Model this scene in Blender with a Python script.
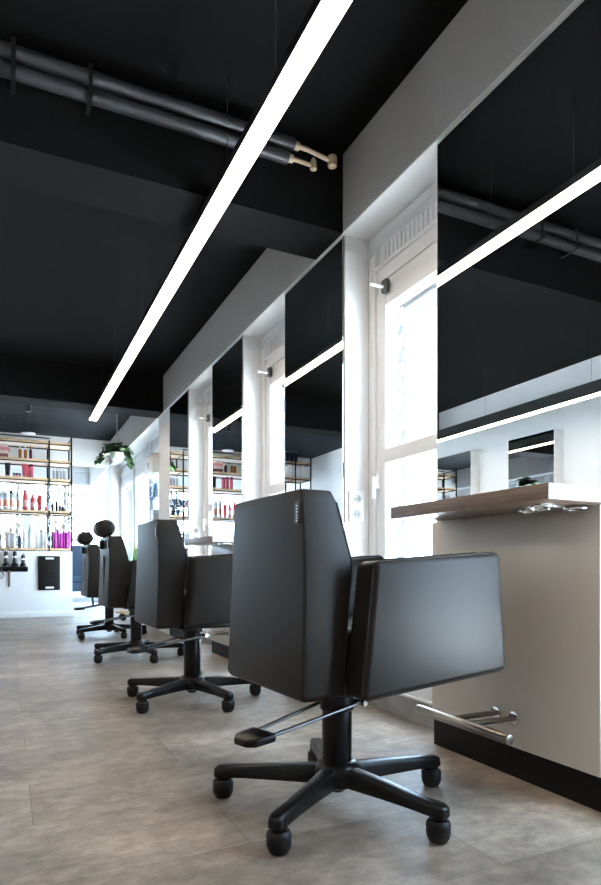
import bpy, bmesh, math, random
from mathutils import Vector, Matrix
random.seed(7)
for o in list(bpy.data.objects): bpy.data.objects.remove(o)
scn = bpy.context.scene
COL = scn.collection
R = math.radians
PI = math.pi

# ------------------------------------------------------------------ camera, world, exposure
cam_d = bpy.data.cameras.new('camera'); cam = bpy.data.objects.new('camera', cam_d); COL.objects.link(cam)
cam_d.sensor_fit = 'HORIZONTAL'; cam_d.sensor_width = 36.0; cam_d.lens = 36.84
cam_d.shift_y = 0.2088; cam_d.clip_start = 0.02
cam.location = (0, 0, 0.65); cam.rotation_euler = (R(90), 0, R(-25.51))
scn.camera = cam

w = bpy.data.worlds.new('daylight'); scn.world = w; w.use_nodes = True
wb = w.node_tree.nodes['Background']
wb.inputs[0].default_value = (0.52, 0.75, 1.0, 1); wb.inputs[1].default_value = 13.0

sun_d = bpy.data.lights.new('sun', 'SUN'); sun_d.energy = 100.0; sun_d.angle = R(1.5); sun_d.color = (.84, .93, 1.0)
sun = bpy.data.objects.new('sun', sun_d); COL.objects.link(sun); sun.rotation_euler = (0, R(10), 0)   # high noon sun from the window side

vs = scn.view_settings
vs.view_transform = 'Standard'; vs.look = 'None'; vs.gamma = 1.0; vs.use_curve_mapping = False
vs.exposure = 0.36
LED = 21.0

# ------------------------------------------------------------------ materials
def mat(name, col, rough=0.5, metal=0.0, spec=0.5, nscale=None, namt=0.0, bump=0.0, stretch=(1, 1, 1), coat=0.0, sheen=0.0, bdist=0.002):
    m = bpy.data.materials.new(name); m.use_nodes = True
    nt = m.node_tree; b = nt.nodes['Principled BSDF']
    b.inputs['Roughness'].default_value = rough; b.inputs['Metallic'].default_value = metal
    b.inputs['Specular IOR Level'].default_value = spec
    b.inputs['Coat Weight'].default_value = coat
    b.inputs['Sheen Weight'].default_value = sheen
    b.inputs['Base Color'].default_value = (*col, 1)
    if nscale:
        tc = nt.nodes.new('ShaderNodeTexCoord'); mp = nt.nodes.new('ShaderNodeMapping'); mp.inputs['Scale'].default_value = stretch
        nz = nt.nodes.new('ShaderNodeTexNoise'); nz.inputs['Scale'].default_value = nscale; nz.inputs['Detail'].default_value = 6
        nt.links.new(tc.outputs['Object'], mp.inputs[0]); nt.links.new(mp.outputs[0], nz.inputs['Vector'])
        if namt:
            cr = nt.nodes.new('ShaderNodeValToRGB')
            cr.color_ramp.elements[0].position = .3; cr.color_ramp.elements[1].position = .7
            cr.color_ramp.elements[0].color = (*[c * (1 - namt) for c in col], 1)
            cr.color_ramp.elements[1].color = (*[min(1, c * (1 + namt)) for c in col], 1)
            nt.links.new(nz.outputs['Fac'], cr.inputs[0]); nt.links.new(cr.outputs[0], b.inputs['Base Color'])
        if bump:
            bp = nt.nodes.new('ShaderNodeBump'); bp.inputs['Strength'].default_value = bump; bp.inputs['Distance'].default_value = bdist
            nt.links.new(nz.outputs['Fac'], bp.inputs['Height']); nt.links.new(bp.outputs[0], b.inputs['Normal'])
    return m

def emit(name, col, s):
    m = bpy.data.materials.new(name); m.use_nodes = True; nt = m.node_tree
    nt.nodes.remove(nt.nodes['Principled BSDF'])
    e = nt.nodes.new('ShaderNodeEmission'); e.inputs[0].default_value = (*col, 1); e.inputs[1].default_value = s
    nt.links.new(e.outputs[0], nt.nodes['Material Output'].inputs[0]); return m

def glass_mat(name, tint=(1, 1, 1), refl=0.07):
    m = bpy.data.materials.new(name); m.use_nodes = True; nt = m.node_tree
    nt.nodes.remove(nt.nodes['Principled BSDF'])
    t = nt.nodes.new('ShaderNodeBsdfTransparent'); t.inputs[0].default_value = (*tint, 1)
    g = nt.nodes.new('ShaderNodeBsdfGlossy'); g.inputs['Roughness'].default_value = 0.01
    mx = nt.nodes.new('ShaderNodeMixShader'); mx.inputs[0].default_value = refl
    nt.links.new(t.outputs[0], mx.inputs[1]); nt.links.new(g.outputs[0], mx.inputs[2])
    nt.links.new(mx.outputs[0], nt.nodes['Material Output'].inputs[0]); return m

def floor_mat():
    m = bpy.data.materials.new('concrete_tile'); m.use_nodes = True; nt = m.node_tree; b = nt.nodes['Principled BSDF']
    N = nt.nodes.new; Lk = nt.links.new
    tc = N('ShaderNodeTexCoord')
    br = N('ShaderNodeTexBrick'); br.offset = 0.5
    br.inputs['Scale'].default_value = 1.0; br.inputs['Brick Width'].default_value = 0.92; br.inputs['Row Height'].default_value = 0.335
    br.inputs['Mortar Size'].default_value = 0.0018; br.inputs['Mortar Smooth'].default_value = 0.3
    br.inputs['Color1'].default_value = (0.225, 0.182, 0.145, 1); br.inputs['Color2'].default_value = (0.335, 0.283, 0.234, 1)
    br.inputs['Mortar'].default_value = (0.17, 0.147, 0.122, 1)
    mp = N('ShaderNodeMapping'); mp.inputs['Location'].default_value = (0.40, 0.315, 0)
    Lk(tc.outputs['Object'], mp.inputs[0]); Lk(mp.outputs[0], br.inputs['Vector'])
    n1 = N('ShaderNodeTexNoise'); n1.inputs['Scale'].default_value = 3.2; n1.inputs['Detail'].default_value = 9; n1.inputs['Roughness'].default_value = .68
    n2 = N('ShaderNodeTexNoise'); n2.inputs['Scale'].default_value = 20; n2.inputs['Detail'].default_value = 8; n2.inputs['Roughness'].default_value = .75
    n3 = N('ShaderNodeTexVoronoi'); n3.inputs['Scale'].default_value = 70
    mq = N('ShaderNodeMapping'); mq.inputs['Scale'].default_value = (.8, 1.2, 1); Lk(tc.outputs['Object'], mq.inputs[0])
    for n in (n1, n2, n3): Lk(mq.outputs[0], n.inputs['Vector'])
    r1 = N('ShaderNodeMapRange'); r1.inputs['From Min'].default_value = .3; r1.inputs['From Max'].default_value = .7; r1.inputs['To Min'].default_value = .42; r1.inputs['To Max'].default_value = 1.42
    Lk(n1.outputs['Fac'], r1.inputs[0])
    r2 = N('ShaderNodeMapRange'); r2.inputs['From Min'].default_value = .3; r2.inputs['From Max'].default_value = .7; r2.inputs['To Min'].default_value = .58; r2.inputs['To Max'].default_value = 1.34
    Lk(n2.outputs['Fac'], r2.inputs[0])
    r3 = N('ShaderNodeMapRange'); r3.inputs['From Min'].default_value = .05; r3.inputs['From Max'].default_value = .16; r3.inputs['To Min'].default_value = .55; r3.inputs['To Max'].default_value = 1.0
    Lk(n3.outputs['Distance'], r3.inputs[0])
    a = N('ShaderNodeMath'); a.operation = 'MULTIPLY'; Lk(r1.outputs[0], a.inputs[0]); Lk(r2.outputs[0], a.inputs[1])
    a2 = N('ShaderNodeMath'); a2.operation = 'MULTIPLY'; Lk(a.outputs[0], a2.inputs[0]); Lk(r3.outputs[0], a2.inputs[1])
    vm = N('ShaderNodeVectorMath'); vm.operation = 'SCALE'; Lk(br.outputs['Color'], vm.inputs[0]); Lk(a2.outputs[0], vm.inputs['Scale'])
    Lk(vm.outputs[0], b.inputs['Base Color'])
    rr = N('ShaderNodeMapRange'); rr.inputs['To Min'].default_value = .34; rr.inputs['To Max'].default_value = .56; Lk(n1.outputs['Fac'], rr.inputs[0]); Lk(rr.outputs[0], b.inputs['Roughness'])
    bp = N('ShaderNodeBump'); bp.inputs['Strength'].default_value = .25; bp.inputs['Distance'].default_value = .001
    Lk(n2.outputs['Fac'], bp.inputs['Height']); Lk(bp.outputs[0], b.inputs['Normal'])
    b.inputs['Specular IOR Level'].default_value = .42
    return m

def plank_mat(name, col, axis_rows=0.14, gap=0.006):
    m = bpy.data.materials.new(name); m.use_nodes = True; nt = m.node_tree; b = nt.nodes['Principled BSDF']
    tc = nt.nodes.new('ShaderNodeTexCoord'); br = nt.nodes.new('ShaderNodeTexBrick'); br.offset = .37
    br.inputs['Scale'].default_value = 1.0; br.inputs['Brick Width'].default_value = 3.2; br.inputs['Row Height'].default_value = axis_rows
    br.inputs['Mortar Size'].default_value = gap * 2.2
    br.inputs['Color1'].default_value = (*col, 1); br.inputs['Color2'].default_value = (*[c * 1.25 for c in col], 1); br.inputs['Mortar'].default_value = (*[c * .3 for c in col], 1)
    nt.links.new(tc.outputs['Object'], br.inputs['Vector']); nt.links.new(br.outputs['Color'], b.inputs['Base Color'])
    b.inputs['Roughness'].default_value = .75; b.inputs['Specular IOR Level'].default_value = .15
    return m

def wood_mat(name, c1, c2, scale=2.2, stretch=(14, 1.0, 14), rough=.45):
    m = bpy.data.materials.new(name); m.use_nodes = True; nt = m.node_tree; b = nt.nodes['Principled BSDF']
    tc = nt.nodes.new('ShaderNodeTexCoord'); mp = nt.nodes.new('ShaderNodeMapping'); mp.inputs['Scale'].default_value = stretch
    nz = nt.nodes.new('ShaderNodeTexNoise'); nz.inputs['Scale'].default_value = scale; nz.inputs['Detail'].default_value = 9; nz.inputs['Roughness'].default_value = .7; nz.inputs['Distortion'].default_value = .6
    cr = nt.nodes.new('ShaderNodeValToRGB'); cr.color_ramp.elements[0].position = .32; cr.color_ramp.elements[1].position = .68
    cr.color_ramp.elements[0].color = (*c1, 1); cr.color_ramp.elements[1].color = (*c2, 1)
    nt.links.new(tc.outputs['Object'], mp.inputs[0]); nt.links.new(mp.outputs[0], nz.inputs['Vector']); nt.links.new(nz.outputs['Fac'], cr.inputs[0]); nt.links.new(cr.outputs[0], b.inputs['Base Color'])
    b.inputs['Roughness'].default_value = rough
    return m

M = {}
M['wall'] = mat('white_plaster', (.78, .775, .765), .75, nscale=60, bump=.12)
M['bulk'] = mat('bulkhead_plaster', (.50, .485, .465), .8, nscale=40, bump=.25, namt=.03)
M['white'] = mat('white_lacquer', (.80, .80, .79), .35)
M['panel'] = mat('cream_laminate', (.60, .555, .50), .33)
M['pvc'] = mat('white_window_frame', (.82, .83, .84), .3)
M['ceil'] = mat('black_ceiling_paint', (.0062, .0061, .0063), 0.8, spec=.10, nscale=5, namt=.15)
M['plank'] = plank_mat('black_ceiling_planks', (.0085, .0105, .014), .45, .010)
M['floor'] = floor_mat()
M['leather'] = mat('black_leather', (.0125, .0106, .0090), .42, spec=.22, nscale=420, bump=.25, bdist=.0006)
M['piping'] = mat('black_leather_piping', (.005, .005, .005), .5, spec=.2)
M['plastic'] = mat('black_plastic', (.006, .006, .0065), .36, spec=.25)
M['rubber'] = mat('black_rubber', (.007, .007, .0075), .5, spec=.25)
M['satin'] = mat('black_painted_steel', (.005, .005, .0055), .30, spec=.22)
M['chrome'] = mat('chrome', (.75, .75, .76), .12, 1.0)
M['rod'] = mat('dark_steel_rod', (.20, .20, .20), .35, 1.0)
M['steel'] = mat('brushed_steel', (.36, .325, .285), .28, 1.0)
M['mirror'] = mat('mirror_glass', (.86, .88, .89), .0, 1.0)
M['mirror_edge'] = mat('mirror_edge', (.05, .10, .10), .2)
M['plinth'] = mat('black_plinth', (.0055, .0055, .0055), .5, spec=.15)
M['walnut'] = wood_mat('dark_oak_laminate', (.075, .048, .031), (.25, .175, .125), 3.0, (30, 1.6, 60))
M['laminate_end'] = wood_mat('laminate_end_sheen', (.36, .37, .38), (.48, .49, .50), 3.0, (2.0, 40, 60), .25)  # pale grey paints the window's reflection onto the glossy shelf end
M['pine'] = wood_mat('light_oak_shelf', (.42, .27, .14), (.66, .47, .28), 2.0, (1.2, 22, 30))
M['led'] = emit('led_diffuser', (1.0, .84, .66), LED)
M['alu'] = mat('black_aluminium', (.012, .012, .012), .4)
M['pipe'] = mat('grey_pipe_lagging', (.030, .030, .033), .42, nscale=30, namt=.1)
M['clamp'] = mat('black_clamp', (.01, .01, .01), .5)
M['valve'] = mat('cream_valve', (.55, .42, .26), .45)
fm = bpy.data.materials.new('translucent_film'); fm.use_nodes = True; nt_ = fm.node_tree; nt_.nodes.remove(nt_.nodes['Principled BSDF'])
tl = nt_.nodes.new('ShaderNodeBsdfTranslucent'); tl.inputs[0].default_value = (.9, .9, .9, 1); nt_.links.new(tl.outputs[0], nt_.nodes['Material Output'].inputs[0]); M['film'] = fm
M['glass'] = glass_mat('window_glass')
M['clear'] = glass_mat('clear_plastic', (.85, .88, .9), .12)
M['navy'] = mat('navy_upholstery', (.075, .125, .20), .8, nscale=300, bump=.3)
M['leaf'] = mat('green_leaf', (.040, .105, .020), .45, nscale=9, namt=.45)
M['leaf2'] = mat('pale_green_leaf', (.16, .28, .08), .45, nscale=7, namt=.4)
M['tree'] = mat('tree_leaf', (.15, .155, .10), .8, nscale=3, namt=.3)
M['bark'] = mat('bark', (.05, .042, .035), .9, nscale=8, namt=.3)
M['pot'] = mat('white_pot', (.75, .74, .72), .5)
M['pot_grey'] = mat('grey_pot', (.09, .10, .105), .6)
M['cord'] = mat('pale_cord', (.45, .42, .37), .9)
M['wire'] = mat('steel_wire', (.10, .10, .10), .4, .6)
M['soil'] = mat('dark_soil', (.03, .02, .015), .95)
M['pave'] = mat('pale_paving', (.62, .62, .60), .85, nscale=2, namt=.08)
M['asphalt'] = mat('grey_asphalt', (.10, .105, .11), .9, nscale=3, namt=.15)
M['dark_socket'] = mat('socket_recess', (.30, .30, .30), .5)
M['sill'] = mat('grey_threshold', (.27, .265, .26), .5, nscale=12, namt=.15)
M['render'] = mat('shaded_exterior_render', (.045, .046, .048), .85, nscale=30, namt=.1)  # white wall; shade put into the colour so daylight does not overexpose it
M['tagw'] = mat('white_print', (.8, .8, .8), .6)
def flat(n, c, r=.35, m=0.0): 
    if n not in M: M[n] = mat(n, c, r, m)
    return M[n]
flat('amber', (.42, .15, .03), .2); flat('plum', (.16, .02, .06), .25); flat('red', (.50, .035, .04), .3); flat('pinkred', (.46, .07, .10), .3)
flat('magenta', (.42, .01, .30), .25); flat('dark_magenta', (.24, .01, .17), .3); flat('silver', (.50, .50, .51), .3, .6); flat('white_bottle', (.74, .74, .74), .3)
flat('ink', (.012, .016, .035), .3); flat('black_cap', (.012, .012, .014), .35); flat('orange_print', (.50, .16, .08), .5); flat('white_cap', (.8, .8, .8), .35)
flat('rose', (.60, .30, .28), .4); flat('taupe', (.30, .22, .19), .4); flat('book_pink', (.55, .18, .17), .6); flat('book_maroon', (.20, .05, .06), .6); flat('book_cream', (.6, .48, .42), .6)
flat('sign_blue', (.02, .04, .09), .5); flat('blue_bottle', (.12, .24, .50), .25); flat('grey_card', (.55, .54, .58), .6); flat('spine_white', (.7, .7, .68), .6); flat('teal', (.1, .25, .25), .3)

# ------------------------------------------------------------------ geometry helpers
class MB:
    def __init__(s): s.bm = bmesh.new()
    def _merge(s, b2, mtx=None):
        if mtx is not None: bmesh.ops.transform(b2, matrix=mtx, verts=b2.verts)
        me = bpy.data.meshes.new('t'); b2.to_mesh(me); b2.free(); s.bm.from_mesh(me); bpy.data.meshes.remove(me)
    def loft(s, rings, bevel=0, seg=2, caps=True, mtx=None, ang=30):
        b = bmesh.new(); vr = [[b.verts.new(p) for p in r] for r in rings]; n = len(rings[0])
        for i in range(len(vr) - 1):
            for j in range(n): b.faces.new((vr[i][j], vr[i][(j + 1) % n], vr[i + 1][(j + 1) % n], vr[i + 1][j]))
        if caps: b.faces.new(vr[0][::-1]); b.faces.new(vr[-1])
        bmesh.ops.recalc_face_normals(b, faces=b.faces)
        if bevel:
            es = [e for e in b.edges if len(e.link_faces) == 2 and e.calc_face_angle() > R(ang)]
            bmesh.ops.bevel(b, geom=es, offset=bevel, segments=seg, profile=.5, affect='EDGES', clamp_overlap=True)
        s._merge(b, mtx); return s
    def box(s, x0, x1, y0, y1, z0, z1, bevel=0, seg=2, mtx=None):
        return s.loft([[(x0, y0, z), (x1, y0, z), (x1, y1, z), (x0, y1, z)] for z in (z0, z1)], bevel, seg, True, mtx)
    def cyl(s, p0, p1, r0, r1=None, seg=20, bevel=0):
        r1 = r0 if r1 is None else r1; p0 = Vector(p0); p1 = Vector(p1); d = (p1 - p0).normalized()
        a = d.orthogonal().normalized(); c = d.cross(a)
        rings = [[p + (a * math.cos(t) + c * math.sin(t)) * r for t in [2 * PI * k / seg for k in range(seg)]] for p, r in ((p0, r0), (p1, r1))]
        return s.loft(rings, bevel, 2, True, None, 45)
    def tube(s, pts, r, seg=10):
        pts = [Vector(p) for p in pts]; rings = []; n = None
        for i, p in enumerate(pts):
            d = (pts[min(i + 1, len(pts) - 1)] - pts[max(i - 1, 0)]).normalized()
            n = d.orthogonal().normalized() if n is None else (n - d * n.dot(d)).normalized()
            c = d.cross(n); rings.append([p + (n * math.cos(t) + c * math.sin(t)) * r for t in [2 * PI * k / seg for k in range(seg)]])
        return s.loft(rings)
    def lathe(s, prof, x=0, y=0, z=0, seg=20, sx=1, sy=1):
        rings = [[(x + r * sx * math.cos(t), y + r * sy * math.sin(t), z + h) for t in [2 * PI * k / seg for k in range(seg)]] for r, h in prof]
        return s.loft(rings)
    def quad(s, a, b, c, d):
        v = [s.bm.verts.new(p) for p in (a, b, c, d)]; s.bm.faces.new(v); return s
    def xf(s, m): bmesh.ops.transform(s.bm, matrix=m, verts=s.bm.verts); return s
    def build(s, name, m, parent=None, angle=40):
        me = bpy.data.meshes.new(name); bmesh.ops.recalc_face_normals(s.bm, faces=s.bm.faces) if False else None
        s.bm.to_mesh(me); s.bm.free()
        for p in me.polygons: p.use_smooth = True
        me.set_sharp_from_angle(angle=R(angle))
        me.materials.append(m); o = bpy.data.objects.new(name, me); COL.objects.link(o)
        if parent is not None: o.parent = parent
        return o

def tag(o, label, cat, group=None, kind=None):
    o['label'] = label; o['category'] = cat
    if group: o['group'] = group
    if kind: o['kind'] = kind
    return o
def thing(name, label, cat, loc=(0, 0, 0), rz=0, group=None, kind=None):
    o = bpy.data.objects.new(name, None); COL.objects.link(o); o.location = loc; o.rotation_euler = (0, 0, rz); o.empty_display_size = .05
    return tag(o, label, cat, group, kind)
def one(name, mb, m, label, cat, group=None, kind=None, angle=40):
    """one mesh, its origin moved to the centre of its base"""
    vs_ = [v.co for v in mb.bm.verts]
    c = Vector(((min(v.x for v in vs_) + max(v.x for v in vs_)) / 2, (min(v.y for v in vs_) + max(v.y for v in vs_)) / 2, min(v.z for v in vs_)))
    mb.xf(Matrix.Translation(-c)); o = mb.build(name, m, None, angle); o.location = c
    return tag(o, label, cat, group, kind)
def struct(name, mb, m, label, cat='wall'):
    return tag(mb.build(name, m), label, cat, None, 'structure')
def box(*a, **k): return MB().box(*a, **k)

# ------------------------------------------------------------------ room shell
XL, XR, YF, YB, ZC, ZB = -2.0, 1.42, -2.6, 12.30, 2.576, 2.21
XB = 1.412
struct('floor', box(XL - .2, 2.0, YF - .1, YB + .2, -.06, 0), M['floor'], 'floor of mottled grey concrete look tiles', 'floor')
cl = MB().box(XL - .2, 2.0, YF - .1, 6.28, ZC, ZC + .12)
struct('ceiling', cl, M['ceil'], 'flat black painted ceiling over the styling chairs', 'ceiling')
struct('ceiling_planked', MB().box(XL - .2, 2.0, 6.28, 9.677, ZC, ZC + .12), M['plank'], 'black planked ceiling over the back of the salon', 'ceiling')
struct('ceiling_entrance', MB().box(XL - .2, 2.0, 9.677, YB + .2, ZC, ZC + .12), M['wall'], 'white ceiling strip beyond the white beam', 'ceiling')
struct('trim_1', box(XL, XB, 2.500, 2.777, ZB, ZC - .001), M['ceil'], 'black ceiling beam nearest the camera with grey pipes on its face', 'beam')
struct('trim_2', box(XL, XB, 6.155, 6.43, ZB, ZC - .001), M['ceil'], 'second black ceiling beam farther down the room', 'beam')
struct('trim_3', box(XL, XB, 9.677, 9.95, ZB, ZC - .001), M['wall'], 'white beam crossing above the shelf unit at the back', 'beam')
struct('trim_4', box(XB, 2.0, YF, YB, ZB + .006, ZC - .001), M['bulk'], 'grey plaster bulkhead along the window side ceiling', 'bulkhead')
struct('trim_5', box(XB, 2.0, YF, YB, ZB, ZB + .0055), M['white'], 'white underside of the bulkhead above the windows', 'soffit')
FAR = [1.817 + 1.368 * k for k in range(4)]
NEAR = [f_ - .665 for f_ in FAR]
# the pillars between the windows: one continuous window-side wall
wr = MB()
PIL = [(YF, .10)] + [(NEAR[0] - .02, FAR[0] + .014), (NEAR[1] - .01, FAR[1] + .014), (NEAR[2] - .01, FAR[2] + .014), (NEAR[3] - .01, 6.43), (9.677, 10.10)]
for a, b in PIL: wr.box(1.4295, 1.64, a, b, 0, ZB)
wr.box(1.84, 1.95, 10.10, YB, 0, ZB)
struct('wall_right', wr, M['wall'], 'white window side wall of pillars carrying the mirrors')
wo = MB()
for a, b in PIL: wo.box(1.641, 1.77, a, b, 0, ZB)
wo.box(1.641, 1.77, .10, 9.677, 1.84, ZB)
struct('wall_exterior', wo, M['render'], 'outer face of the window wall, toned as if shaded, seen through the panes')
struct('wall_left', box(XL - .15, XL, YF, YB, 0, ZC), M['wall'], 'plain wall opposite the windows, seen in the mirrors')
# front wall behind the camera with the shop window opening
wf = MB(); wf.box(XL, 1.75, YF - .15, YF, 0, ZC)
struct('wall_front', wf, M['wall'], 'plain end wall behind the camera')
wk = MB(); wk.box(XL, 1.95, YB, YB + .15, 2.5, ZC); wk.box(1.82, 1.95, YB, YB + .15, 0, 2.5); wk.box(XL, -1.8, YB, YB + .15, 0, 2.5)
struct('wall_back', wk, M['wall'], 'back wall framing the rear shop window')

def frame(mb, axis, c0, c1, a0, a1, z0, z1, t, tb=None):
    """a picture-frame of four bars; axis='x' lies in a plane of constant x between c0 and c1, along y a0..a1"""
    tb = t if tb is None else tb
    for (p0, p1, q0, q1) in ((a0, a0 + t, z0, z1), (a1 - t, a1, z0, z1), (a0 + t, a1 - t, z1 - t, z1), (a0 + t, a1 - t, z0, z0 + tb)):
        if axis == 'x': mb.box(c0, c1, p0, p1, q0, q1, .004)
        else: mb.box(p0, p1, c0, c1, q0, q1, .004)
    return mb

# right-hand windows
WIN = [(.10, NEAR[0] - .02), (FAR[0] + .014, NEAR[1] - .01), (FAR[1] + .014, NEAR[2] - .01), (FAR[2] + .014, NEAR[3] - .01), (6.43, 7.51), (7.51, 8.60), (8.60, 9.677)]
WL = ['window nearest the camera, beside the first pillar', 'tall white window between the first and second mirrors', 'tall white window between the second and third mirrors',
      'tall white window between the third and fourth mirrors', 'white side window just past the fourth mirror', 'white side window behind the display cabinet', 'white side window nearest the back corner']
for i, (a, b) in enumerate(WIN):
    t = tag(bpy.data.objects.new('window_%d' % (i + 1), None), WL[i], 'window', None, 'structure'); COL.objects.link(t); t.location = (1.556, (a + b) / 2, 0)
    T = Matrix.Translation(-t.location)
    fx = MB(); frame(fx, 'x', 1.557, 1.64, a + .001, b - .001, .092, ZB - .002, .05, .01)
    fx.box(1.557, 1.64, a + .05, b - .05, 2.165, ZB - .05); fx.xf(T).build('window_frame', M['pvc'], t)
    MB().box(1.555, 1.64, a + .001, b - .001, 0, .091).xf(T).build('threshold', M['sill'], t)
    gr = MB(); gr.box(1.585, 1.62, a + .05, b - .05, 2.062, 2.164)
    n = int((b - a - .16) / .032)
    for k in range(n): gr.box(1.577, 1.5855, a + .09 + k * .032, a + .105 + k * .032, 2.078, 2.148, .002)
    gr.xf(T).build('vent_grille', M['pvc'], t)
    bx = MB(); bx.box(1.575, 1.635, a + .05, b - .05, 1.985, 2.044); bx.box(1.580, 1.635, a + .05, b - .05, 1.931, 1.981); bx.xf(T).build('blind_box', M['pvc'], t)
    MB().box(1.560, 1.60, a + .05, b - .05, 2.045, 2.061, .003).xf(T).build('curtain_rail', M['pvc'], t)
    sh = MB(); frame(sh, 'x', 1.57, 1.635, a + .05, b - .05, .10, 1.93, .074, .12); sh.box(1.57, 1.635, a + .12, b - .12, 1.132, 1.198, .004)
    sh.xf(T).build('sash', M['pvc'], t)
    MB().box(1.626, 1.632, a + .12, b - .12, .2, 1.87).xf(T).build('pane', M['glass'], t)
    if i < 4:
        hd = MB(); hd.box(1.548, 1.572, b - .085, b - .060, 1.02, 1.09, .004); hd.box(1.530, 1.549, b - .082, b - .063, .975, 1.075, .005); hd.xf(T).build('window_handle', M['pvc'], t)
        MB().cyl((1.475, b - .145, 1.93), (1.570, b - .145, 1.93), .0075, None, 10, .002).xf(T).build('window_stay', M['pvc'], t)
        MB().box(1.545, 1.5695, b - .165, b - .125, 1.905, 1.965, .006).xf(T).build('stay_bracket', M['pot_grey'], t)
        hk = MB(); hk.tube([(1.556, b - .03, 2.12), (1.53, b - .03, 2.125), (1.515, b - .04, 2.11), (1.52, b - .05, 2.095)], .008); hk.cyl((1.545, b - .035, 2.115), (1.545, b - .035, 2.00), .003); hk.xf(T).build('curtain_hook', M['pvc'], t)
        # white zigzag film on the pane
        zz = MB()
        def bar(y0, z0, y1, z1):
            d = Vector((0, y1 - y0, z1 - z0)); nn = Vector((0, -d.z, d.y)).normalized() * .005
            p = Vector((1.6245, y0, z0)); q = Vector((1.6245, y1, z1)); zz.loft([[p + nn, p - nn, q - nn, q + nn], [v + Vector((.001, 0, 0)) for v in (p + nn, p - nn, q - nn, q + nn)]])
        yy = b - .128
        for rng in ((.30, 1.05), (1.22, 1.80)):
            z = rng[0]
            while z < rng[1]:
                bar(yy, z, yy - .055, z + .065); bar(yy - .055, z + .065, yy, z + .13)
                bar(yy - .045, z - .03, yy - .095, z + .035); bar(yy - .095, z + .035, yy - .045, z + .10)
                z += .13
        for k in range(6):
            y0 = a + .14 + k * .045
            if y0 < yy - .16:
                for z in (.60, .68): bar(y0, z, y0 + .0225, z + .07); bar(y0 + .0225, z + .07, y0 + .045, z)
        zz.xf(T).build('zigzag_film', M['film'], t)

# rear shop window
t = tag(bpy.data.objects.new('window_8', None), 'rear shop window beyond the shelf unit and armchair', 'window', None, 'structure'); COL.objects.link(t); t.location = (0, YB, 0)
T = Matrix.Translation(-t.location)
fb = MB()
for x0, x1 in ((-1.8, -1.68), (-.76, -.62), (.26, .40), (1.70, 1.82)): fb.box(x0, x1, YB + .01, YB + .12, 0, 2.5, .004)
for x0, x1 in ((-1.68, -.76), (-.62, .26), (.40, 1.70)): fb.box(x0, x1, YB + .01, YB + .12, 2.22, 2.28, .004); fb.box(x0, x1, YB + .01, YB + .12, 2.46, 2.5); fb.box(x0, x1, YB + .01, YB + .12, 0, .10)
fb.xf(T).build('window_frame', M['pvc'], t)
for x0, x1 in ((-1.68, -.76), (-.62, .26), (.40, 1.70)):
    MB().box(x0, x1, YB + .05, YB + .07, 2.28, 2.46).xf(T).build('transom_panel', M['pvc'], t)
    MB().box(x0, x1, YB + .06, YB + .066, .10, 2.22).xf(T).build('pane', M['glass'], t)
struct('ground', box(-30, 40, -30, 12.45, -.30, -.08), M['pave'], 'pale paving outside the window side', 'ground')
struct('street', box(-30, 40, 12.45, 45, -.30, -.08), M['asphalt'], 'darker street surface beyond the rear window', 'ground')

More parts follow.
